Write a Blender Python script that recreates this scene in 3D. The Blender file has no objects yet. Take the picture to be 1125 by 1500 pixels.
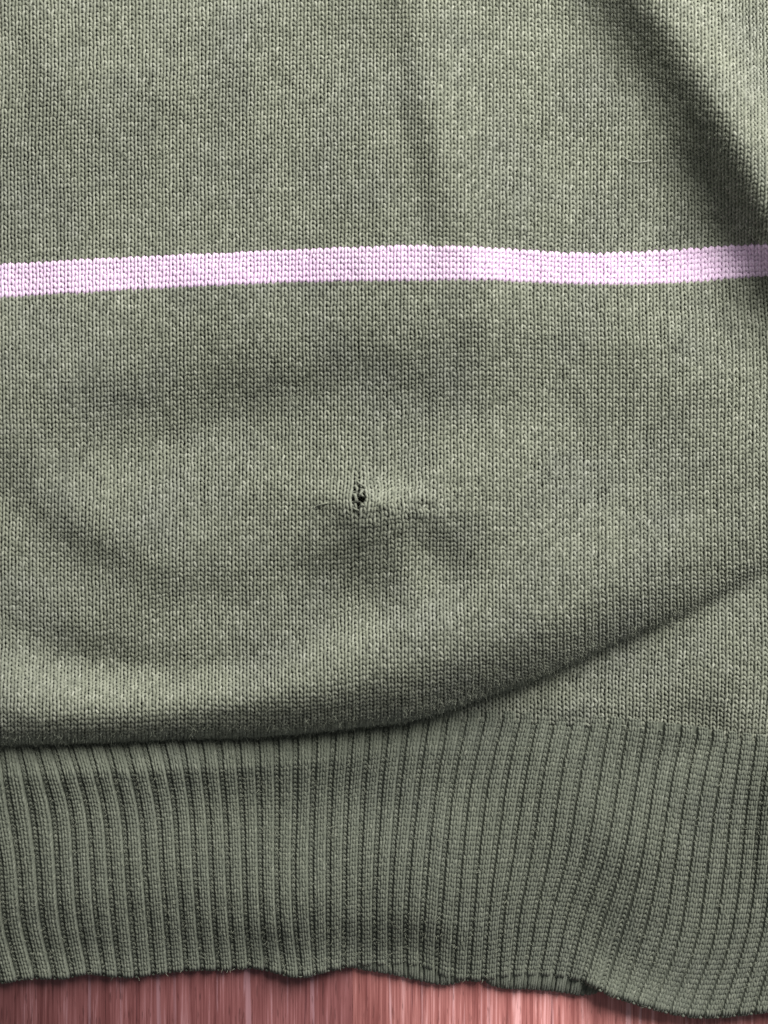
import bpy, math
import numpy as np

C = bpy.context.scene.collection
SC = bpy.context.scene
rng = np.random.default_rng(7)

# ------------------------------------------------------------------ camera
K = 0.00018                      # metres per design unit (about one knit stitch is 10 units wide)
CX, CY = 562.5, 750.0
DIST = 0.30
DU = DIST / K
cam_d = bpy.data.cameras.new("camera")
cam = bpy.data.objects.new("camera", cam_d)
C.objects.link(cam)
cam.location = (0, 0, DIST)
cam_d.sensor_fit = 'VERTICAL'
cam_d.sensor_height = 24
cam_d.lens = 24 * DIST / (1500 * K)
cam_d.clip_start = 0.01
cam_d.clip_end = 50
cam_d.dof.use_dof = True
cam_d.dof.focus_distance = DIST - 40 * K
cam_d.dof.aperture_fstop = 6.3
SC.camera = cam

# ------------------------------------------------------------------ light: a big window up and to the right, a dim room round it
W = bpy.data.worlds.new("World")
SC.world = W
W.use_nodes = True
W.node_tree.nodes["Background"].inputs[0].default_value = (0.93, 0.97, 1.0, 1)
W.node_tree.nodes["Background"].inputs[1].default_value = 0.17


def area(name, loc, target, sx, sy, power, col):
    d = bpy.data.lights.new(name, 'AREA')
    d.shape = 'RECTANGLE'
    d.size, d.size_y = sx, sy
    d.energy = power
    d.color = col
    o = bpy.data.objects.new(name, d)
    C.objects.link(o)
    o.location = loc
    v = np.array(target) - np.array(loc)
    from mathutils import Vector
    o.rotation_euler = Vector(v).to_track_quat('-Z', 'Y').to_euler()
    return o


area("window_light", (0.34, 0.53, 0.42), (0, 0, 0), 0.46, 0.46, 15.6, (1.0, 0.985, 0.95))
SC.view_settings.view_transform = 'Standard'
SC.view_settings.look = 'None'
SC.view_settings.exposure = 0.0
SC.view_settings.gamma = 1


# ------------------------------------------------------------------ helpers
def P3(x, y, z):
    """design units (x right, y down, z up) to metres"""
    f = (1 - z / DU) * K
    return np.stack([(x - CX) * f, (CY - y) * f, z * K], -1)


def mesh_obj(name, V, F, mat, parent=None, attrs=None, smooth=True):
    me = bpy.data.meshes.new(name)
    V = np.ascontiguousarray(V.reshape(-1, 3), dtype=np.float32)
    F = np.ascontiguousarray(F, dtype=np.int32)
    n, k = F.shape
    me.vertices.add(len(V))
    me.vertices.foreach_set("co", V.ravel())
    me.loops.add(n * k)
    me.loops.foreach_set("vertex_index", F.ravel())
    me.polygons.add(n)
    me.polygons.foreach_set("loop_start", np.arange(0, n * k, k, dtype=np.int32))
    me.polygons.foreach_set("loop_total", np.full(n, k, dtype=np.int32))
    if smooth:
        me.polygons.foreach_set("use_smooth", np.ones(n, dtype=bool))
    for an, av in (attrs or {}).items():
        a = me.attributes.new(an, 'FLOAT', 'POINT')
        a.data.foreach_set("value", np.ascontiguousarray(av, dtype=np.float32).ravel())
    me.update(calc_edges=True)
    me.materials.append(mat)
    o = bpy.data.objects.new(name, me)
    C.objects.link(o)
    if parent is not None:
        o.parent = parent
    return o


def norm(a):
    return a / np.maximum(np.linalg.norm(a, axis=-1, keepdims=True), 1e-9)


def tubes(P, N, ra, rb, k=5, keep=None):
    """P, N: (T,S,3) centre lines and reference normals in metres; ra, rb radii (T,S) sideways and along N.
    -> verts (T*S*k,3), faces"""
    T, S, _ = P.shape
    t = np.gradient(P, axis=1)
    t = norm(t)
    B = norm(np.cross(t, N))
    M = np.cross(B, t)
    ang = np.arange(k) * 2 * np.pi / k
    V = (P[:, :, None, :] + B[:, :, None, :] * (np.cos(ang)[None, None, :, None] * ra[:, :, None, None])
         + M[:, :, None, :] * (np.sin(ang)[None, None, :, None] * rb[:, :, None, None]))
    idx = np.arange(T * S * k).reshape(T, S, k)
    a = idx[:, :-1, :]
    b = idx[:, 1:, :]
    F = np.stack([a, np.roll(a, -1, 2), np.roll(b, -1, 2), b], -1)
    if keep is not None:
        F = F[keep]
    return V.reshape(-1, 3), F.reshape(-1, 4)


def grid_faces(nr, nc, off=0):
    i = np.arange(nr * nc).reshape(nr, nc) + off
    return np.stack([i[:-1, :-1], i[1:, :-1], i[1:, 1:], i[:-1, 1:]], -1).reshape(-1, 4)


def curve(pts):
    a = np.array(pts, float)
    xs, ys = a[:, 0], a[:, 1]
    m = np.gradient(ys, xs)

    def f(x):
        x = np.clip(np.asarray(x, float), xs[0], xs[-1])
        i = np.clip(np.searchsorted(xs, x) - 1, 0, len(xs) - 2)
        h = xs[i + 1] - xs[i]
        t = (x - xs[i]) / h
        return ((2 * t**3 - 3 * t**2 + 1) * ys[i] + (t**3 - 2 * t**2 + t) * h * m[i]
                + (-2 * t**3 + 3 * t**2) * ys[i + 1] + (t**3 - t**2) * h * m[i + 1])
    return f


def bil(A, v, u):
    """bilinear sample A[v,u,...] at fractional v,u"""
    v = np.clip(v, 0, A.shape[0] - 1.001)
    u = np.clip(u, 0, A.shape[1] - 1.001)
    i = v.astype(int)
    j = u.astype(int)
    fv = (v - i)
    fu = (u - j)
    if A.ndim == 3:
        fv = fv[..., None]
        fu = fu[..., None]
    return (A[i, j] * (1 - fv) * (1 - fu) + A[i + 1, j] * fv * (1 - fu)
            + A[i, j + 1] * (1 - fv) * fu + A[i + 1, j + 1] * fv * fu)


def gauss1(a, s, axis=0):
    r = int(3 * s) + 1
    k = np.exp(-0.5 * (np.arange(-r, r + 1) / s) ** 2)
    k /= k.sum()
    pad = [(0, 0)] * a.ndim
    pad[axis] = (r, r)
    ap = np.pad(a, pad, mode='edge')
    return np.apply_along_axis(lambda m: np.convolve(m, k, 'valid'), axis, ap)


def smooth_noise(shape, s):
    n = gauss1(gauss1(rng.standard_normal(shape), s, 0), s, 1)
    return n / (n.std() + 1e-9)


# ------------------------------------------------------------------ materials
def new_mat(name):
    m = bpy.data.materials.new(name)
    m.use_nodes = True
    nt = m.node_tree
    return m, nt, nt.nodes["Principled BSDF"]


def yarn_mat(name, dark, mid, light, patch, rough=0.95, sheen=0.12):
    """heathered yarn: tone = lightness (0..1) stored on the mesh, per stitch and shaded down in rib grooves, plus fibre-scale grain and washed-out patches"""
    m, nt, bs = new_mat(name)
    N = nt.nodes
    L = nt.links
    at = N.new("ShaderNodeAttribute")
    at.attribute_name = "tone"
    tc = N.new("ShaderNodeTexCoord")
    n1 = N.new("ShaderNodeTexNoise")
    n1.inputs["Scale"].default_value = 2600
    n1.inputs["Detail"].default_value = 2
    L.new(tc.outputs["Object"], n1.inputs["Vector"])
    ad = N.new("ShaderNodeMath")
    ad.operation = 'MULTIPLY_ADD'
    ad.inputs[1].default_value = 0.6
    L.new(n1.outputs["Fac"], ad.inputs[0])
    sb = N.new("ShaderNodeMath")
    sb.operation = 'SUBTRACT'
    sb.inputs[1].default_value = 0.30
    L.new(at.outputs["Fac"], sb.inputs[0])
    L.new(sb.outputs[0], ad.inputs[2])
    cr = N.new("ShaderNodeValToRGB")
    e = cr.color_ramp.elements
    e[0].position = 0.05
    e[0].color = (*dark, 1)
    e[1].position = 0.95
    e[1].color = (*light, 1)
    x = e.new(0.5)
    x.color = (*mid, 1)
    L.new(ad.outputs[0], cr.inputs["Fac"])
    n2 = N.new("ShaderNodeTexNoise")
    n2.inputs["Scale"].default_value = 46
    n2.inputs["Detail"].default_value = 3
    n2.inputs["Roughness"].default_value = 0.6
    L.new(tc.outputs["Object"], n2.inputs["Vector"])
    r2 = N.new("ShaderNodeMapRange")
    r2.inputs[1].default_value = 0.45
    r2.inputs[2].default_value = 0.75
    r2.inputs[4].default_value = 0.75
    L.new(n2.outputs["Fac"], r2.inputs[0])
    mx = N.new("ShaderNodeMix")
    mx.data_type = 'RGBA'
    mx.blend_type = 'MULTIPLY'
    L.new(r2.outputs[0], mx.inputs["Factor"])
    L.new(cr.outputs["Color"], mx.inputs["A"])
    mx.inputs["B"].default_value = (*patch, 1)
    L.new(mx.outputs["Result"], bs.inputs["Base Color"])
    bs.inputs["Roughness"].default_value = rough
    bs.inputs["Specular IOR Level"].default_value = 0.15
    bs.inputs["Sheen Weight"].default_value = sheen
    bs.inputs["Sheen Roughness"].default_value = 0.6
    bp = N.new("ShaderNodeBump")
    bp.inputs["Strength"].default_value = 0.5
    bp.inputs["Distance"].default_value = 0.0002
    L.new(n1.outputs["Fac"], bp.inputs["Height"])
    L.new(bp.outputs["Normal"], bs.inputs["Normal"])
    return m


M_green = yarn_mat("green_cotton_yarn", (0.112, 0.120, 0.089), (0.206, 0.217, 0.165), (0.325, 0.335, 0.270), (0.85, 0.85, 0.93))
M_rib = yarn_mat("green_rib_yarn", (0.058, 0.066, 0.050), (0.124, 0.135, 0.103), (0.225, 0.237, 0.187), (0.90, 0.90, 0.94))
M_pink = yarn_mat("lavender_yarn", (0.62, 0.465, 0.615), (0.665, 0.51, 0.66), (0.70, 0.55, 0.695), (0.93, 0.88, 0.94), sheen=0.05)
M_back = yarn_mat("green_back_fabric", (0.07, 0.075, 0.05), (0.13, 0.14, 0.095), (0.19, 0.20, 0.14), (0.9, 0.9, 0.94))
m, nt, bs = new_mat("fibre_fuzz")
bs.inputs["Base Color"].default_value = (0.24, 0.252, 0.195, 1)
bs.inputs["Roughness"].default_value = 0.9
bs.inputs["Specular IOR Level"].default_value = 0.1
M_fuzz = m
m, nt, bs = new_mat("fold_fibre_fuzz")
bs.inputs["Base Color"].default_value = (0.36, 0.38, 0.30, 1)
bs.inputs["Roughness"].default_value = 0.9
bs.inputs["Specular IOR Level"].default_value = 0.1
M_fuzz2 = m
m, nt, bs = new_mat("pale_lint")
bs.inputs["Base Color"].default_value = (0.42, 0.43, 0.37, 1)
bs.inputs["Roughness"].default_value = 0.9
M_lint = m


def wood_mat():
    m, nt, bs = new_mat("red_brown_wood")
    N = nt.nodes
    L = nt.links
    tc = N.new("ShaderNodeTexCoord")
    oi = N.new("ShaderNodeObjectInfo")
    off = N.new("ShaderNodeVectorMath")
    off.operation = 'MULTIPLY_ADD'
    L.new(oi.outputs["Random"], off.inputs[0])
    off.inputs[1].default_value = (0.9, 0.5, 0)
    L.new(tc.outputs["Object"], off.inputs[2])

    def streak(sx, sy, detail, dist=0.0):
        mp = N.new("ShaderNodeMapping")
        mp.inputs["Scale"].default_value = (sx, sy, 1)
        L.new(off.outputs[0], mp.inputs["Vector"])
        n = N.new("ShaderNodeTexNoise")
        n.inputs["Scale"].default_value = 1
        n.inputs["Detail"].default_value = detail
        n.inputs["Roughness"].default_value = 0.6
        n.inputs["Distortion"].default_value = dist
        L.new(mp.outputs[0], n.inputs["Vector"])
        return n.outputs["Fac"]
    wide = streak(260, 11, 7, 0.5)
    fine = streak(1700, 34, 6, 0.4)
    cr = N.new("ShaderNodeValToRGB")
    e = cr.color_ramp.elements
    e[0].position = 0.36
    e[0].color = (0.10, 0.032, 0.030, 1)
    e[1].position = 0.68
    e[1].color = (0.60, 0.34, 0.33, 1)
    x = e.new(0.47)
    x.color = (0.23, 0.080, 0.072, 1)
    x = e.new(0.6)
    x.color = (0.39, 0.165, 0.150, 1)
    mixf = N.new("ShaderNodeMath")
    mixf.operation = 'MULTIPLY_ADD'
    L.new(fine, mixf.inputs[0])
    mixf.inputs[1].default_value = 0.55
    mw = N.new("ShaderNodeMath")
    mw.operation = 'MULTIPLY'
    mw.inputs[1].default_value = 0.55
    L.new(wide, mw.inputs[0])
    L.new(mw.outputs[0], mixf.inputs[2])
    L.new(mixf.outputs[0], cr.inputs["Fac"])
    # thin pale streaks and thin dark pores
    pale = streak(400, 10, 6, 0.5)
    pr = N.new("ShaderNodeMapRange")
    pr.inputs[1].default_value = 0.585
    pr.inputs[2].default_value = 0.635
    pr.inputs[4].default_value = 0.6
    L.new(pale, pr.inputs[0])
    m1 = N.new("ShaderNodeMix")
    m1.data_type = 'RGBA'
    L.new(pr.outputs[0], m1.inputs["Factor"])
    L.new(cr.outputs[0], m1.inputs["A"])
    m1.inputs["B"].default_value = (0.58, 0.36, 0.37, 1)
    dark = streak(640, 11, 6, 0.4)
    dr = N.new("ShaderNodeMapRange")
    dr.inputs[1].default_value = 0.385
    dr.inputs[2].default_value = 0.34
    dr.inputs[4].default_value = 0.85
    L.new(dark, dr.inputs[0])
    m2 = N.new("ShaderNodeMix")
    m2.data_type = 'RGBA'
    L.new(dr.outputs[0], m2.inputs["Factor"])
    L.new(m1.outputs["Result"], m2.inputs["A"])
    m2.inputs["B"].default_value = (0.15, 0.05, 0.05, 1)
    m3 = N.new("ShaderNodeMix")
    m3.data_type = 'RGBA'
    m3.blend_type = 'MULTIPLY'
    m3.inputs["Factor"].default_value = 1
    pore = streak(1500, 150, 2)
    po = N.new("ShaderNodeMapRange")
    po.inputs[1].default_value = 0.40
    po.inputs[2].default_value = 0.32
    po.inputs[4].default_value = 0.6
    L.new(pore, po.inputs[0])
    m4 = N.new("ShaderNodeMix")
    m4.data_type = 'RGBA'
    L.new(po.outputs[0], m4.inputs["Factor"])
    L.new(m2.outputs["Result"], m4.inputs["A"])
    m4.inputs["B"].default_value = (0.12, 0.045, 0.04, 1)
    L.new(m4.outputs["Result"], m3.inputs["A"])
    L.new(oi.outputs["Color"], m3.inputs["B"])
    L.new(m3.outputs["Result"], bs.inputs["Base Color"])
    bs.inputs["Roughness"].default_value = 0.5
    bs.inputs["Specular IOR Level"].default_value = 0.35
    bp = N.new("ShaderNodeBump")
    bp.inputs["Strength"].default_value = 0.25
    bp.inputs["Distance"].default_value = 0.0003
    L.new(mixf.outputs[0], bp.inputs["Height"])
    L.new(bp.outputs["Normal"], bs.inputs["Normal"])
    return m


M_wood = wood_mat()
m, nt, bs = new_mat("dark_subfloor")
bs.inputs["Base Color"].default_value = (0.05, 0.02, 0.018, 1)
bs.inputs["Roughness"].default_value = 0.9
M_sub = m

# ------------------------------------------------------------------ floor: boards running up the picture
V = P3(np.array([-1500., 2600, 2600, -1500]), np.array([-1500., -1500, 3000, 3000]), np.full(4, 0.0))
V[:, 2] = -0.002
floor = mesh_obj("floor", V, np.array([[0, 3, 2, 1]]), M_sub, smooth=False)
floor["kind"] = "structure"
seams = [-1420, -985, -505, -12, 516, 1034, 1560, 2080, 2560]
for a, b in zip(seams[:-1], seams[1:]):
    g, c = 0.15, 0.4
    y0, y1 = -1400, 2900
    xs = np.array([a + g, a + g, a + g + c, b - g - c, b - g, b - g], float)
    zs = np.array([-10, -c, 0, 0, -c, -10], float)
    V = np.concatenate([np.stack([(xs - CX) * K, np.full(6, (CY - y) * K), zs * K], -1) for y in (y0, y1)])
    F = np.array([[i, i + 6, i + 7, i + 1] for i in range(5)])
    pl = mesh_obj("plank", V, F, M_wood, floor, smooth=False)
    pl.color = {-12: (0.62, 0.55, 0.60, 1), 516: (1.5, 1.4, 1.42, 1)}.get(a, (1.0, 0.95, 1.0, 1))  # board tints carry wood tone plus the floor's left-to-right light falloff

# ------------------------------------------------------------------ the sweater
sweater = bpy.data.objects.new("knitted_sweater", None)
C.objects.link(sweater)
sweater.empty_display_size = 0.02
sweater["label"] = "worn olive green knitted sweater with a lavender stripe and a small hole, on red-brown wood"
sweater["category"] = "sweater"

# -- soft folds: each entry is one gentle swell or dip of the cloth (cx, cy, sx, sy, angle, steepness towards the window side)
FOLDS = [
    (596, 90, 15, 130, -8, -.17), (630, 270, 14, 90, -8, -.15), (665, 120, 36, 190, -8, .15), (1000, 520, 50, 60, 0, .06), (560, 150, 30, 160, -5, .04),
    (36, 75, 14, 70, -28, -.14), (255, 165, 70, 16, 20, -.12), (110, 260, 120, 60, 0, -.05), (420, 110, 120, 90, 0, .06),
    (170, 55, 100, 40, 0, .05), (760, 250, 80, 120, 0, .10), (450, 290, 110, 60, 0, .03),
    (410, 552, 150, 56, -10, -.15), (240, 606, 100, 46, -12, -.14), (560, 520, 70, 40, 0, -.08), (690, 470, 24, 90, -6, -.10), (745, 460, 30, 90, 0, .08),
    (130, 500, 90, 35, -8, .06), (60, 600, 70, 40, 0, -.08), (640, 600, 60, 40, 0, .06),
    (180, 700, 110, 34, -10, .15), (430, 690, 90, 22, 14, .12), (20, 690, 40, 20, 45, -.18), (90, 770, 80, 18, 34, -.26), (180, 815, 60, 20, 20, -.14),
    (575, 722, 32, 13, 6, .70), (470, 742, 36, 6, 4, -.14), (480, 716, 40, 7, 18, .14), (610, 760, 40, 7, 40, -.14), (640, 735, 50, 8, 12, .12), (620, 700, 60, 26, -20, .10), (500, 800, 120, 42, -14, -.14), (560, 850, 60, 30, 50, -.08), (655, 780, 38, 34, 40, -.07),
    (622, 835, 14, 46, -28, .22), (700, 690, 60, 60, 0, .05), (700, 820, 16, 60, 20, -.10),
    (60, 850, 70, 22, 20, .14), (140, 868, 60, 20, 30, -.16), (260, 790, 90, 30, 10, .08), (300, 860, 90, 24, -6, -.08),
    (400, 890, 130, 26, -8, .10), (620, 905, 130, 34, -14, .14), (850, 760, 110, 60, -10, .12), (880, 550, 80, 40, 10, -.10), (1020, 590, 70, 40, -10, -.12),
    (960, 660, 80, 40, 0, -.06), (1060, 500, 60, 40, 0, .10), (1060, 740, 60, 40, 0, -.08), (900, 430, 60, 30, 0, .05), (800, 640, 60, 60, 0, .06),
    (180, 955, 90, 24, 18, -.28), (340, 968, 80, 16, -4, -.20), (20, 945, 60, 16, 20, .16),
    (60, 1000, 120, 20, 10, .66), (260, 1006, 130, 18, -3, .68), (470, 960, 110, 22, -20, .42), (640, 905, 70, 18, -22, .12),
    (1030, 1035, 46, 26, 5, -.30), (1108, 1030, 14, 44, 8, .38), (930, 1000, 60, 26, -10, .10), (800, 1030, 60, 16, 0, .10),
    # hem
    (120, 1290, 280, 150, 0, -.12),
    (150, 1125, 200, 30, 0, -.16), (180, 1240, 160, 50, 0, .14), (160, 1370, 220, 50, 0, -.08), (450, 1380, 120, 40, 0, -.06),
    (420, 1130, 120, 36, 0, -.16), (450, 1250, 120, 50, 0, .08), (700, 1180, 150, 60, 0, .06), (880, 1340, 40, 80, 12, -.22),
    (1010, 1300, 50, 120, 10, .12), (1110, 1200, 18, 80, 6, -.30), (640, 1390, 60, 26, 0, -.14), (960, 1120, 90, 30, 5, .08),
]
GX0, GY0, GS = -300, -300, 5
gx = GX0 + GS * np.arange(345)
gy = GY0 + GS * np.arange(425)
GXX, GYY = np.meshgrid(gx, gy)
TONE = np.zeros_like(GXX, float)
for cx, cy, sx, sy, an, am in FOLDS:
    a = math.radians(an)
    dx, dy = GXX - cx, GYY - cy
    p = dx * math.cos(a) + dy * math.sin(a)
    q = -dx * math.sin(a) + dy * math.cos(a)
    TONE += am * np.exp(-0.5 * ((p / sx) ** 2 + (q / sy) ** 2))
TONE += 0.035 * smooth_noise(GXX.shape, 9) + 0.028 * smooth_noise(GXX.shape, 3.5)
TONE -= TONE.mean()
# slope along the direction away from the window -> height (least squares, damped)
LX, LY = -0.54, 0.84
kx = 2 * np.pi * np.fft.fftfreq(GXX.shape[1], GS)[None, :]
ky = 2 * np.pi * np.fft.fftfreq(GXX.shape[0], GS)[:, None]
kl = kx * LX + ky * LY
den = kl ** 2 + 0.06 * (kx ** 2 + ky ** 2) + (1 / 260.) ** 2
HF = np.real(np.fft.ifft2(np.conj(1j * kl) * np.fft.fft2(TONE * 1.7) / den))


def hfold(x, y):
    return bil(HF, (np.asarray(y, float) - GY0) / GS, (np.asarray(x, float) - GX0) / GS)


def ridge(x, y):
    """the big fold in the upper right corner"""
    dx, dy = 98., 170.
    l = math.hypot(dx, dy)
    nx, ny = dy / l, -dx / l            # towards upper right
    d = (x - 974) * nx + y * ny
    s = (x - 974) * dx / l + y * dy / l
    d = d - 5 * np.sin(s / 90.)
    up = np.where(d < 0, np.exp(-0.5 * (d / 48) ** 2), np.exp(-0.5 * (d / 32) ** 2) * 0.60 + 0.40)
    fade = 1 / (1 + np.exp((s - 500) / 45.))
    return 91 * up * (0.2 + 0.8 * fade) * (0.58 + 0.42 / (1 + np.exp(-(s - 100) / 45.)))


Y_TOP = curve([(-120, 1106), (-50, 1100), (0, 1096), (60, 1095), (130, 1091), (200, 1090), (270, 1085), (350, 1084), (400, 1080),
               (450, 1075), (500, 1070), (560, 1060), (600, 1057), (640, 1053), (700, 1052), (780, 1055), (850, 1059), (900, 1062),
               (950, 1068), (1000, 1074), (1060, 1082), (1125, 1089), (1220, 1096)])
CREASE = curve([(-120, 1104), (0, 1091), (130, 1087), (270, 1081), (350, 1079), (450, 1072), (530, 1063), (600, 1054), (693, 1025),
                (787, 992), (833, 972), (889, 945), (950, 919), (997, 898), (1067, 862), (1125, 832), (1220, 780)])
S_TOP = curve([(-120, 394), (0, 388), (150, 380), (300, 373), (450, 366), (560, 362), (640, 361), (750, 366), (850, 372), (930, 370),
               (1000, 366), (1060, 361), (1125, 357), (1220, 350)])
S_BOT = curve([(-120, 442), (0, 436), (150, 427), (300, 419), (450, 413), (600, 411), (700, 410), (850, 416), (960, 416), (1030, 412),
               (1080, 407), (1125, 403), (1220, 396)])
H_B = curve([(-120, 44), (0, 44), (300, 49), (600, 80), (850, 78), (1000, 52), (1125, 28), (1220, 20)])
R_B = curve([(-120, 42), (0, 42), (200, 42), (400, 58), (600, 82), (850, 84), (1000, 88), (1125, 90), (1220, 94)])
SM = curve([(-120, 9), (400, 8), (700, 6), (900, 6), (1000, 7), (1125, 13), (1220, 14)])
Z_LOW = 22.0

WALE = 10.25
NW = 133
XW = -115 + WALE * np.arange(NW)
N_UP, N_ST, N_DN = 60, 6, 98
NR = N_UP + N_ST + N_DN + 1
warp_n = smooth_noise((430, NW), 22) * 2.2
GRID = np.zeros((NR, NW, 3))
for i, x0 in enumerate(XW):
    yc, R, H, yh = CREASE(x0), R_B(x0), H_B(x0), Y_TOP(x0)
    ys = np.arange(-95, yc - R, 2.0)
    zs = Z_LOW + H + hfold(np.full_like(ys, x0), ys) + ridge(np.full_like(ys, x0), ys)
    # settle to a known height just before the roll
    wgt = 1 / (1 + np.exp(-(ys - (yc - R - 40)) / 14.))
    slope_keep = zs.copy()
    zs = zs * (1 - 0.55 * wgt) + 0.55 * wgt * (Z_LOW + H)
    zt = zs[-1]
    rz = (zt - Z_LOW) / 1.26
    ph = np.radians(np.arange(4, 112, 4))
    sg = lambda a: np.sign(a) * np.abs(a) ** 1.4
    yr = yc - R + R * sg(np.sin(ph))
    zr = zt - rz * (1 - sg(np.cos(ph)))
    yl = np.array([yc - 3, yc + 5.0])
    zl = np.array([Z_LOW + 1.5, Z_LOW])
    ylow = np.arange(yc + 9, yh + 9, 3.0)
    zlow = Z_LOW + 0.8 * hfold(np.full_like(ylow, x0), ylow) * np.clip((ylow - yc) / 60., 0, 1) if len(ylow) else np.zeros(0)
    if len(ylow):
        zlow = zlow * np.clip((yh + 9 - ylow) / 30., 0.35, 1) + 17 * (1 - np.clip((yh + 9 - ylow) / 30., 0.35, 1))
        yy = np.concatenate([ys, yr, yl, ylow])
        zz = np.concatenate([zs, zr, zl, zlow])
    else:
        yy = np.concatenate([ys, yr, [yc - 6]])
        zz = np.concatenate([zs, zr, [Z_LOW - 2]])
    s = np.concatenate([[0], np.cumsum(np.hypot(np.diff(yy), np.diff(zz)))])
    sf = np.arange(0, s[-1], 1.5)
    yy = gauss1(np.interp(sf, s, yy), float(SM(x0)) / 1.5 * 1.2)
    zz = gauss1(np.interp(sf, s, zz), float(SM(x0)) / 1.5 * 1.2)
    s = np.concatenate([[0], np.cumsum(np.hypot(np.diff(yy), np.diff(zz)))])
    s_a = np.interp(S_TOP(x0), yy[:int(len(yy) * .6)], s[:int(len(yy) * .6)])
    s_b = np.interp(S_BOT(x0), yy[:int(len(yy) * .6)], s[:int(len(yy) * .6)])
    pit = (s_b - s_a) / N_ST
    rows = np.concatenate([s_a + (np.arange(N_UP) - N_UP) * 7.1, s_a + pit * np.arange(N_ST), np.linspace(s_b, s[-1], N_DN + 1)])
    GRID[:, i, 1] = np.interp(rows, s, yy) + np.where(rows < 0, rows, 0)
    GRID[:, i, 2] = np.interp(rows, s, zz)
    GRID[:, i, 0] = x0 + warp_n[np.clip((GRID[:, i, 1] + 100) / 3, 0, 429).astype(int), i]
for c in (1, 2):
    GRID[:, :, c] = gauss1(GRID[:, :, c], 0.8, 1)
GRID[:, :, 1] += 0.4 * rng.standard_normal((NR, 1)) + 0.5 * rng.standard_normal((NR, NW))
GRID[:, :, 0] += 0.45 * rng.standard_normal((NR, NW)) + 0.3 * rng.standard_normal((1, NW))

# the hole: stitches pushed apart round a run of broken loops
d2 = (GRID[:, :, 0] - 524) ** 2 + (GRID[:, :, 1] - 731) ** 2
d2[N_UP + N_ST + 60:] = 1e9
hv, hu = np.unravel_index(np.argmin(d2), d2.shape)
U0 = hu + 0.5
vv, uu = np.meshgrid(np.arange(NR), np.arange(NW), indexing='ij')
du, dv = uu - U0, vv - hv
push = np.sign(du) * (5.0 * np.exp(-(du / 2.6) ** 2 - ((dv) / 2.6) ** 2) + 0.9 * np.exp(-(du / 1.6) ** 2 - ((dv + 4.2) / 1.2) ** 2))
GRID[:, :, 0] += push
GRID[:, :, 2] += 4 * np.exp(-(du / 3.0) ** 2 - (dv / 3.5) ** 2) - 3 * np.exp(-(du / 1.2) ** 2 - (dv / 2.5) ** 2)
# puckered, distorted stitches to the right of and below the hole
pk = np.exp(-((du - 7) / 7) ** 2 - ((dv - 2) / 5) ** 2)
GRID[:, :, 0] += 1.3 * pk * rng.standard_normal((NR, NW))
GRID[:, :, 1] += 1.5 * pk * rng.standard_normal((NR, NW))
GRID[:, :, 2] += 2.0 * pk * rng.standard_normal((NR, NW))
# two pulled pin-size holes
for px, py, amp in ((598, 494, 2.6), (521, 700, 1.6)):
    d2 = (GRID[:, :, 0] - px) ** 2 + (GRID[:, :, 1] - py) ** 2
    d2[N_UP + N_ST + 60:] = 1e9
    a, b = np.unravel_index(np.argmin(d2), d2.shape)
    GRID[:, :, 0] += np.sign(uu - b - .5) * amp * np.exp(-((uu - b - .5) / 1.3) ** 2 - ((vv - a) / 1.0) ** 2)

PM = P3(GRID[:, :, 0], GRID[:, :, 1], GRID[:, :, 2])
NRM = norm(np.cross(np.gradient(gauss1(PM, 1.0, 0), axis=0), np.gradient(gauss1(PM, 1.0, 1), axis=1)))
NRM *= np.sign((NRM[..., 2:3] * 0 + 1))
if NRM[30, 30, 2] < 0:
    NRM = -NRM

# one continuous yarn per course, looped through the course above and below
SPS = 10
NST = NW - 2
tt = np.arange(NST * SPS + 1) * 2 * np.pi / SPS


def knit_rows(r0, r1, fat=0.0):
    nr = r1 - r0
    t = np.broadcast_to(tt, (nr, len(tt)))
    st = np.clip(np.round(t / (2 * np.pi)).astype(int), 0, NST)
    ja = 1 + 0.15 * rng.standard_normal((nr, NST + 1))
    jh = 1 + 0.10 * rng.standard_normal((nr, NST + 1))
    A = np.take_along_axis(ja, st, 1)
    Hh = np.take_along_axis(jh, st, 1)
    u = 0.5 + (t + 1.32 * A * np.sin(2 * t)) / (2 * np.pi)
    v = (np.arange(r0, r1)[:, None] + 0.5) - 0.98 * Hh * np.cos(t)
    w = -2.2 * np.cos(2 * t)
    P = bil(PM, v, u)
    N = norm(bil(NRM, v, u))
    P = P + N * (w * K)[..., None]
    leg = 0.5 - 0.5 * np.cos(2 * t)
    rad = np.take_along_axis(1 + 0.07 * rng.standard_normal((nr, NST + 1)), st, 1)
    ra = (1.25 + fat + 1.05 * leg) * rad * K
    rb = (1.3 + fat + 0.75 * leg) * rad * K
    # tone: heathered along the yarn, stitch by stitch and leg by leg
    hs = 0.055 * rng.standard_normal((nr, NST + 1))
    tl = np.take_along_axis(hs, st, 1)
    seg = np.clip((t / np.pi).astype(int), 0, 2 * NST)
    tl = tl + np.take_along_axis(0.11 * rng.standard_normal((nr, 2 * NST + 1)), seg, 1)
    tl = tl + gauss1(0.12 * rng.standard_normal(t.shape), 5, 1)
    tone = 0.5 + tl
    keep = np.ones((nr, len(tt) - 1), bool)
    tu = tt[:-1] / (2 * np.pi) + 0.5 + 0.5 / SPS
    for rr in range(hv - 3, hv + 3):
        if r0 <= rr < r1:
            g = 0.36 if abs(rr - hv) < 2 else 0.22
            keep[rr - r0] &= np.abs(tu - (U0 + (0.12 if rr % 2 else -0.1))) > g
    V, F = tubes(P, N, ra, rb, 5, keep)
    return V, F, np.repeat(tone.ravel(), 5)


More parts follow.
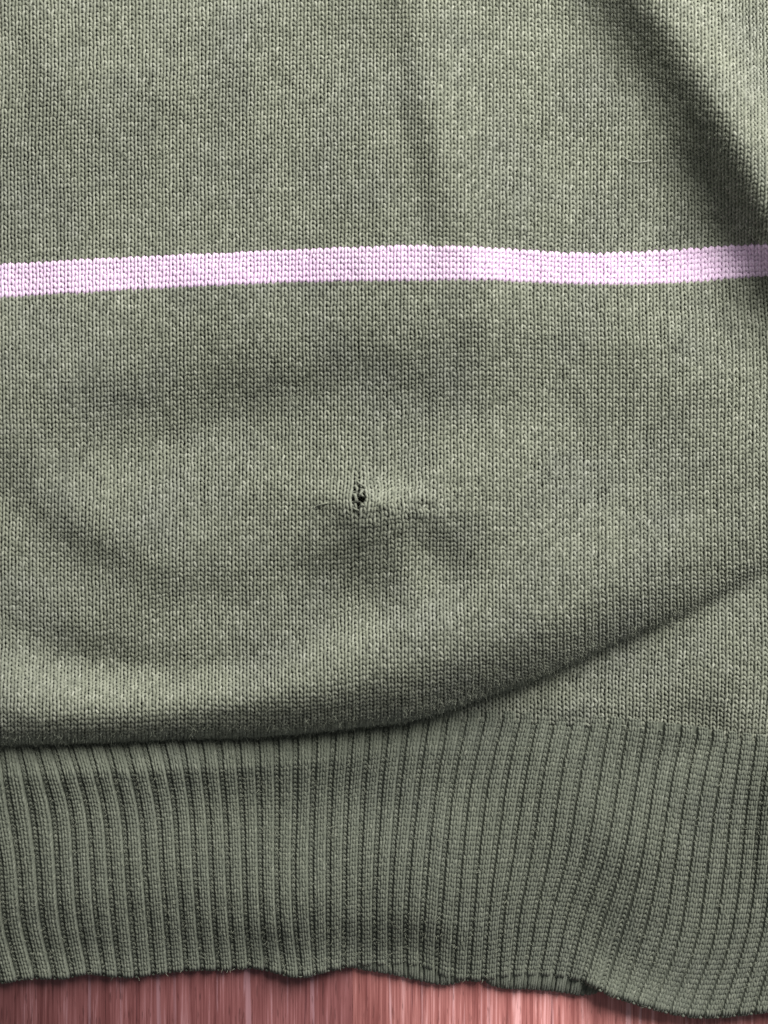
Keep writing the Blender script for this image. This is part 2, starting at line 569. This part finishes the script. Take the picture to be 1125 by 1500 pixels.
def knit_part(name, ranges, mat, fat=0.0):
    Vs, Fs, Ts, off = [], [], [], 0
    for a, b in ranges:
        V, F, T = knit_rows(a, b, fat)
        Vs.append(V)
        Fs.append(F + off)
        Ts.append(T)
        off += len(V)
    o = mesh_obj(name, np.concatenate(Vs), np.concatenate(Fs), mat, sweater, {"tone": np.concatenate(Ts)})
    o["kind"] = "stuff"
    return o


knit_part("body_knit", [(0, N_UP), (N_UP + N_ST, NR - 1)], M_green)
sk = knit_part("stripe_knit", [(N_UP, N_UP + N_ST)], M_pink, 0.8)
sk["label"] = "pale lavender stripe knitted across the green body"

# the back of the sweater, lying under the front
bx, by = np.meshgrid(np.linspace(-130, 1256, 90), np.linspace(-110, 1130, 90))
bz = 8 + 1.5 * smooth_noise(bx.shape, 5)
bz = bz + 0.75 * np.clip(ridge(bx, by), 0, None)
bz += np.where(by < CREASE(bx) - R_B(bx) - 10, np.clip((CREASE(bx) - R_B(bx) - 10 - by) / 60., 0, 1) * 14, 0)
mesh_obj("back_panel", P3(bx, by, bz), grid_faces(90, 90), M_back, sweater, {"tone": 0.5 + 0.1 * rng.standard_normal(bx.size)})

# ------------------------------------------------------------------ ribbed hem
RN = np.array([-8, -4, 0, 2, 5, 7, 11, 13, 16, 18, 21, 23, 25, 27, 29, 31, 35, 37, 39, 42, 46., 54])
RX = np.array([(-204, -188, -176, -168, -146), (-100, -86, -74, -66, -45), (2, 15, 28, 35, 55), (53, 76, 85, 91, 107), (129, 151, 161, 166, 176), (184, 204, 213, 218, 225),
               (293, 303, 309, 313, 320), (348, 353, 357, 360, 366), (433, 431, 429, 432, 440), (489, 482, 480, 481, 481),
               (566, 556, 551, 549, 549), (624, 610, 601, 595, 594), (680, 661, 651, 644, 640), (734, 711, 699, 691, 686),
               (784, 765, 750, 735, 729), (836, 816, 802, 782, 768), (942, 926, 907, 877, 853), (994, 976, 959, 936, 905),
               (1040, 1020, 1005, 987, 951), (1103, 1091, 1080, 1062, 1026), (1190, 1182, 1170, 1154, 1125),
               (1390, 1382, 1375, 1360, 1325)], float)
RT = np.array([0, .25, .5, .75, 1.])
rib_x_n = [curve(np.stack([RN, RX[:, k]], 1)) for k in range(5)]


def rib_x(n, t):
    """x of groove number n (fractional) at t (0 top .. 1 bottom)"""
    n = np.asarray(n, float)
    t = np.asarray(t, float)
    X = np.stack([f(n) for f in rib_x_n], -1)
    X = X + np.zeros(t.shape + (5,))
    tc_ = np.clip(t, 0, 1) * 4
    i = np.clip(tc_.astype(int), 0, 3)
    f = tc_ - i
    m = np.gradient(X, axis=-1)
    g = lambda A, j: np.take_along_axis(A, j[..., None] + np.zeros(X.shape[:-1] + (1,), int), -1)[..., 0]
    return ((2 * f**3 - 3 * f**2 + 1) * g(X, i) + (f**3 - 2 * f**2 + f) * g(m, i) + (-2 * f**3 + 3 * f**2) * g(X, i + 1)
            + (f**3 - f**2) * g(m, i + 1))


Y_BOT = curve([(-120, 1452), (-60, 1448), (0, 1440), (45, 1433), (100, 1432), (126, 1426), (160, 1429), (190, 1431), (230, 1426), (270, 1421),
               (330, 1420), (375, 1418), (400, 1423), (420, 1429), (442, 1431), (475, 1423), (510, 1416), (560, 1413), (600, 1413),
               (630, 1419), (655, 1431), (690, 1436), (720, 1434), (745, 1430), (780, 1429), (820, 1431), (845, 1436), (870, 1446),
               (895, 1459), (920, 1467), (950, 1476), (985, 1485), (1020, 1490), (1050, 1490), (1090, 1486), (1125, 1482), (1220, 1474)])
Y_BACK = curve([(-120, 1436), (0, 1424), (200, 1414), (400, 1405), (480, 1402), (505, 1411), (520, 1417), (540, 1421), (560, 1424), (590, 1430),
                (620, 1437), (640, 1441), (660, 1441), (685, 1434), (705, 1434), (722, 1443), (740, 1447), (770, 1448), (800, 1450),
                (830, 1454), (850, 1457), (868, 1455), (890, 1448), (930, 1450), (1000, 1460), (1125, 1462), (1220, 1458)])
CURL = curve([(-120, 4), (0, 5), (126, 9), (190, 5), (270, 4), (375, 4), (440, 13), (510, 6), (540, 4), (600, 3), (660, 4), (720, 4), (800, 4), (850, 10),
              (870, 20), (930, 24), (1000, 20), (1060, 14), (1125, 12), (1220, 12)])
HEM_H = curve([(-120, 15), (0, 15), (250, 14), (450, 11), (600, 8), (800, 6), (1125, 8), (1220, 8)])
rib_wob = smooth_noise((60, 80), 4)


def hem_point(n, t, front=True):
    """surface of the hem base (groove floor) -> x, y, z in design units"""
    x = rib_x(n, t)
    for _ in range(2):
        yt = Y_TOP(x) - (0 if front else 30)
        yb = (Y_BOT if front else Y_BACK)(x)
    y = yt + (yb - yt) * t
    if front:
        z = 15 + 0.85 * hfold(x, y) * np.clip(t / .12, 0, 1) + HEM_H(x) * np.interp(t, [0, .2, .42, .65, .85, 1], [1, 1.05, 1.1, .85, .3, 0])
        z = 12 + 5 * np.logaddexp(0, (z - 13) / 5)
        e = np.clip((1 - t) / .22, 0, 1)
        z = 12 + (z - 12) * (0.1 + 0.9 * e * e * (3 - 2 * e))
        z = z + (CURL(x) - 6) * np.clip((t - .82) / .18, 0, 1) ** 2
        x = x + 0.9 * bil(rib_wob, np.broadcast_to(t * 40 + 5, x.shape), np.broadcast_to(n + 15, x.shape))
        d = (yb - y)
        z = z - np.clip(1 - d / 7., 0, 1) ** 2 * 6
    else:
        z = 7.6 + 0 * x
        d = (yb - y)
        z = z - np.clip(1 - d / 5., 0, 1) ** 2 * 2.5
    return x, y, z


def frames(n, t, front):
    P = P3(*hem_point(n, t, front))
    A = P3(*hem_point(n + 0.05, t, front)) - P
    B = P3(*hem_point(n, t + 0.004, front)) - P
    A = norm(A)
    B = norm(B)
    return P, A, B, norm(np.cross(B, A)) * 1.0


HALF = 0.345


def make_hem(name, rib_name, n0, n1, front, t_start, rows, parent):
    T_ROWS = np.linspace(t_start, 1.0, rows)
    # base fabric: groove floor, from top to the turned-under edge, with a back face so the edge has thickness
    nn = np.arange(n0, n1 + 0.001, 0.25)
    tg = np.concatenate([np.linspace(t_start, 0.96, 40), [0.972, 0.982, 0.99, 0.996, 1.0]])
    NN, TG = np.meshgrid(nn, tg)
    x, y, z = hem_point(NN, TG, front)
    top = P3(x, y, z)
    bot = P3(x, y - np.where(TG > .999, 1.0, 0), np.maximum(z - (6 if front else 3.5), 0.4 if not front else 5.0))
    nr, nc = NN.shape
    F = np.concatenate([grid_faces(nr, nc), grid_faces(nr, nc, nr * nc)[:, ::-1]])
    e0 = (nr - 1) * nc + np.arange(nc)
    F = np.concatenate([F, np.stack([e0[:-1], e0[:-1] + nr * nc, e0[1:] + nr * nc, e0[1:]], -1)])
    Vb = np.concatenate([top.reshape(-1, 3), bot.reshape(-1, 3)])
    tone_b = np.full(len(Vb), 0.34)  # groove floor darkened in colour so the grooves read as shaded
    # purl bumps along each groove
    gn = np.arange(math.ceil(n0), n1 + 0.001)
    GN, GT = np.meshgrid(gn, T_ROWS, indexing='ij')
    GN = GN.ravel()[:, None]
    GT = GT.ravel()[:, None]
    off = np.array([-.07, -.04, 0, .04, .07])[None, :]
    side = np.array([0.5, 0, -0.3, 0, 0.5])[None, :] / rows
    P, A, B, N = frames(GN + off, np.clip(GT + side, 0, 1), front)
    P = P + N * (np.array([.0, 1.0, 1.4, 1.0, .0])[None, :, None] * K)
    rr = np.broadcast_to(np.array([1.3, 1.9, 2.0, 1.9, 1.3])[None, :] * K, P.shape[:2])
    rr = rr * (1 + 0.1 * rng.standard_normal((len(P), 1)))
    V2, F2 = tubes(P, N, rr, rr, 5)
    t2 = np.repeat(0.48 + 0.08 * rng.standard_normal(len(P)), 25)
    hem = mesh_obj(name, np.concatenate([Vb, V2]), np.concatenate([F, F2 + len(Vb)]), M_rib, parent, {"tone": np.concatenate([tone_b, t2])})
    # ribs: each a raised strip of two wales of knit stitches
    for n in np.arange(n0, n1):
        cn = n + 0.5
        q = np.linspace(-1, 1, 9)
        t_ = tg
        Q, TT = np.meshgrid(q, t_)
        P, A, B, N = frames(cn + Q * HALF, TT, front)
        relief = 4.4 if front else 3.6
        EF = np.clip((1 - TT) / .012, 0.3, 1)
        hgt = (relief * (1 - np.abs(Q) ** 4.5) + 0.3) * EF
        P = P + N * (hgt * K)[..., None]
        Vr = P.reshape(-1, 3)
        Fr = grid_faces(len(t_), 9)
        tr = np.full(len(Vr), 0.46)
        vs, fs, ts, o_ = [Vr], [Fr], [tr], len(Vr)
        s5 = np.array([0., .28, .55, .8, 1.0])
        for wc in (-0.46, 0.46):
            for sg in (-1, 1):
                tr_ = T_ROWS + rng.uniform(-.1, .1, rows) / rows
                # leg runs from the outer shoulder (above) down to the middle of its wale
                lat = wc + sg * (0.34 - 0.21 * s5)[None, :] + 0.03 * rng.standard_normal((rows, 1))
                tl = tr_[:, None] + (s5[None, :] - 0.6) * 1.6 / rows
                PP, A, B, N = frames(cn + lat * HALF, np.clip(tl, t_start, 1.0), front)
                hh = relief * (1 - np.clip(np.abs(lat), 0, 1.0) ** 4.5) * np.clip((1 - tl) / .012, 0.3, 1)
                PP = PP + N * ((hh + np.array([-.9, .3, .8, .3, -1.3])[None, :]) * K)[..., None]
                ra = np.broadcast_to(np.array([1.0, 1.75, 1.9, 1.7, .9])[None, :] * K, PP.shape[:2]) * (1 + 0.08 * rng.standard_normal((rows, 1)))
                V3, F3 = tubes(PP, N, ra * 0.98, ra * 0.9, 5)
                vs.append(V3)
                fs.append(F3 + o_)
                ts.append(np.repeat(0.5 + 0.085 * rng.standard_normal(rows), 25))
                o_ += len(V3)
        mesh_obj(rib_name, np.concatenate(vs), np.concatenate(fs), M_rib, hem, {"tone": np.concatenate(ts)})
    return hem


make_hem("ribbed_hem", "rib", -7, 53, True, -0.03, 58, sweater)
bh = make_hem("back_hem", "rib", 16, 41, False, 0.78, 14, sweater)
bh["label"] = "back layer of the ribbed hem peeking out below the front edge"

# ------------------------------------------------------------------ torn yarn ends in the hole
ends = [
    [(516, 722, 1), (520, 726, 3), (523, 731, 2), (524, 737, -4)],
    [(533, 716, 1), (530, 721, 4), (527, 723, 4), (526, 728, 0)],
    [(534, 742, 1), (531, 738, 4), (529, 741, 3), (525, 744, -2)],
    [(517, 743, 0), (520, 746, 4), (525, 747, 3), (528, 750, 0)],
    [(522, 703, 1), (526, 708, 3.5), (531, 711, 4), (538, 714, 1)],
    [(462, 742, 2), (468, 740, 4.5), (474, 738, 4.5), (481, 736, 2)],
]
dd = (GRID[:N_UP + N_ST + 60, :, 0][..., None], GRID[:N_UP + N_ST + 60, :, 1][..., None])


def surf_z(x, y):
    d = (GRID[:N_UP + N_ST + 70, :, 0] - x) ** 2 + (GRID[:N_UP + N_ST + 70, :, 1] - y) ** 2
    a, b = np.unravel_index(np.argmin(d), d.shape)
    return GRID[a, b, 2]


for pts in ends:
    a = np.array([(x, y, surf_z(x, y) + z + 1) for x, y, z in pts])
    f = np.linspace(0, 3, 13)
    a = np.stack([np.interp(f, np.arange(4), a[:, c]) for c in range(3)], -1)
    a = gauss1(a, 1.2, 0)
    Pm = P3(a[:, 0], a[:, 1], a[:, 2])[None]
    Nn = np.zeros_like(Pm)
    Nn[..., 2] = 1
    r = np.full((1, 13), 1.25 * K)
    r[0, 0] = r[0, -1] = 0.4 * K
    V, F = tubes(Pm, Nn, r, r, 6)
    mesh_obj("broken_yarn", V, F, M_green, sweater, {"tone": np.full(len(V), .45)})

# ------------------------------------------------------------------ fuzz of loose fibres standing off the knit
def fuzz(name, base, nrm, length, rad, mat, parent):
    n = len(base)
    k = 5
    d1 = norm(nrm * rng.uniform(0.15, 0.8, (n, 1)) + 0.9 * rng.standard_normal((n, 3)))
    d2 = norm(d1 + 0.9 * rng.standard_normal((n, 3)))
    s = np.linspace(0, 1, k)[None, :, None]
    L = length[:, None, None]
    pts = base[:, None, :] + L * (d1[:, None, :] * s * (1 - 0.5 * s) + d2[:, None, :] * 0.5 * s * s)
    below = ((pts - base[:, None, :]) * nrm[:, None, :]).sum(-1, keepdims=True)
    pts = pts + nrm[:, None, :] * np.where(below < 0, -1.4 * below, 0)
    hc = bpy.data.hair_curves.new(name)
    hc.add_curves([k] * n)
    hc.attributes["position"].data.foreach_set("vector", pts.astype(np.float32).ravel())
    ra = hc.attributes.get("radius") or hc.attributes.new("radius", 'FLOAT', 'POINT')
    rr = np.repeat(rad[:, None], k, 1) * np.array([1, 1, .9, .7, .3])[None, :]
    ra.data.foreach_set("value", rr.astype(np.float32).ravel())
    hc.materials.append(mat)
    o = bpy.data.objects.new(name, hc)
    C.objects.link(o)
    o.parent = parent
    o["kind"] = "stuff"
    return o


nf = 80000
fu = rng.uniform(1, NW - 2, nf)
fv = rng.uniform(1, NR - 2, nf)
steep = bil(NRM, fv, fu)
extra = rng.uniform(1, NW - 2, 40000), rng.uniform(N_UP + 10, NR - 2, 40000)
sn = bil(NRM, extra[1], extra[0])
pick = sn[:, 2] < 0.72
fu = np.concatenate([fu, extra[0][pick]])
fv = np.concatenate([fv, extra[1][pick]])
stripe = (fv > N_UP - .5) & (fv < N_UP + N_ST + .5)
fu, fv = fu[~stripe], fv[~stripe]
fb = bil(PM, fv, fu)
fn = norm(bil(NRM, fv, fu))
n = len(fu)
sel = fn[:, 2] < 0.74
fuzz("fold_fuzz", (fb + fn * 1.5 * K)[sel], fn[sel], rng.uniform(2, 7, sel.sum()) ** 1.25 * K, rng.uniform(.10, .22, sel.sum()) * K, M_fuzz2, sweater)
fb, fn, n = fb[~sel], fn[~sel], int((~sel).sum())
fuzz("fibre_fuzz", fb + fn * 1.8 * K, fn, rng.uniform(3, 9, n) * K, rng.uniform(.10, .22, n) * K, M_fuzz, sweater)
nh = 11000
hn = rng.uniform(-4, 48, nh)
ht = rng.uniform(0.0, 0.99, nh)
Ph, A, B, Nh = frames(hn, ht, True)
fuzz("hem_fuzz", Ph + Nh * 5 * K, Nh, rng.uniform(3, 8, nh) * K, rng.uniform(.15, .28, nh) * K, M_fuzz, sweater)

# ------------------------------------------------------------------ one pale curved lint fibre on the right
a = np.array([(914, 229), (919, 234), (928, 237), (938, 238), (948, 236), (957, 235)], float)
f = np.linspace(0, 5, 21)
a = gauss1(np.stack([np.interp(f, np.arange(6), a[:, c]) for c in range(2)], -1), 1.5, 0)
z = gauss1(np.array([surf_z(x, y) for x, y in a]), 3) + 4.5
Pm = P3(a[:, 0], a[:, 1], z)[None]
Nn = np.zeros_like(Pm)
Nn[..., 2] = 1
r = np.full((1, 21), .42 * K)
V, F = tubes(Pm, Nn, r, r, 5)
lint = mesh_obj("lint_fibre", V, F, M_lint)
lint["label"] = "thin pale curved lint fibre on the green knit beside the dark fold"
lint["category"] = "lint"
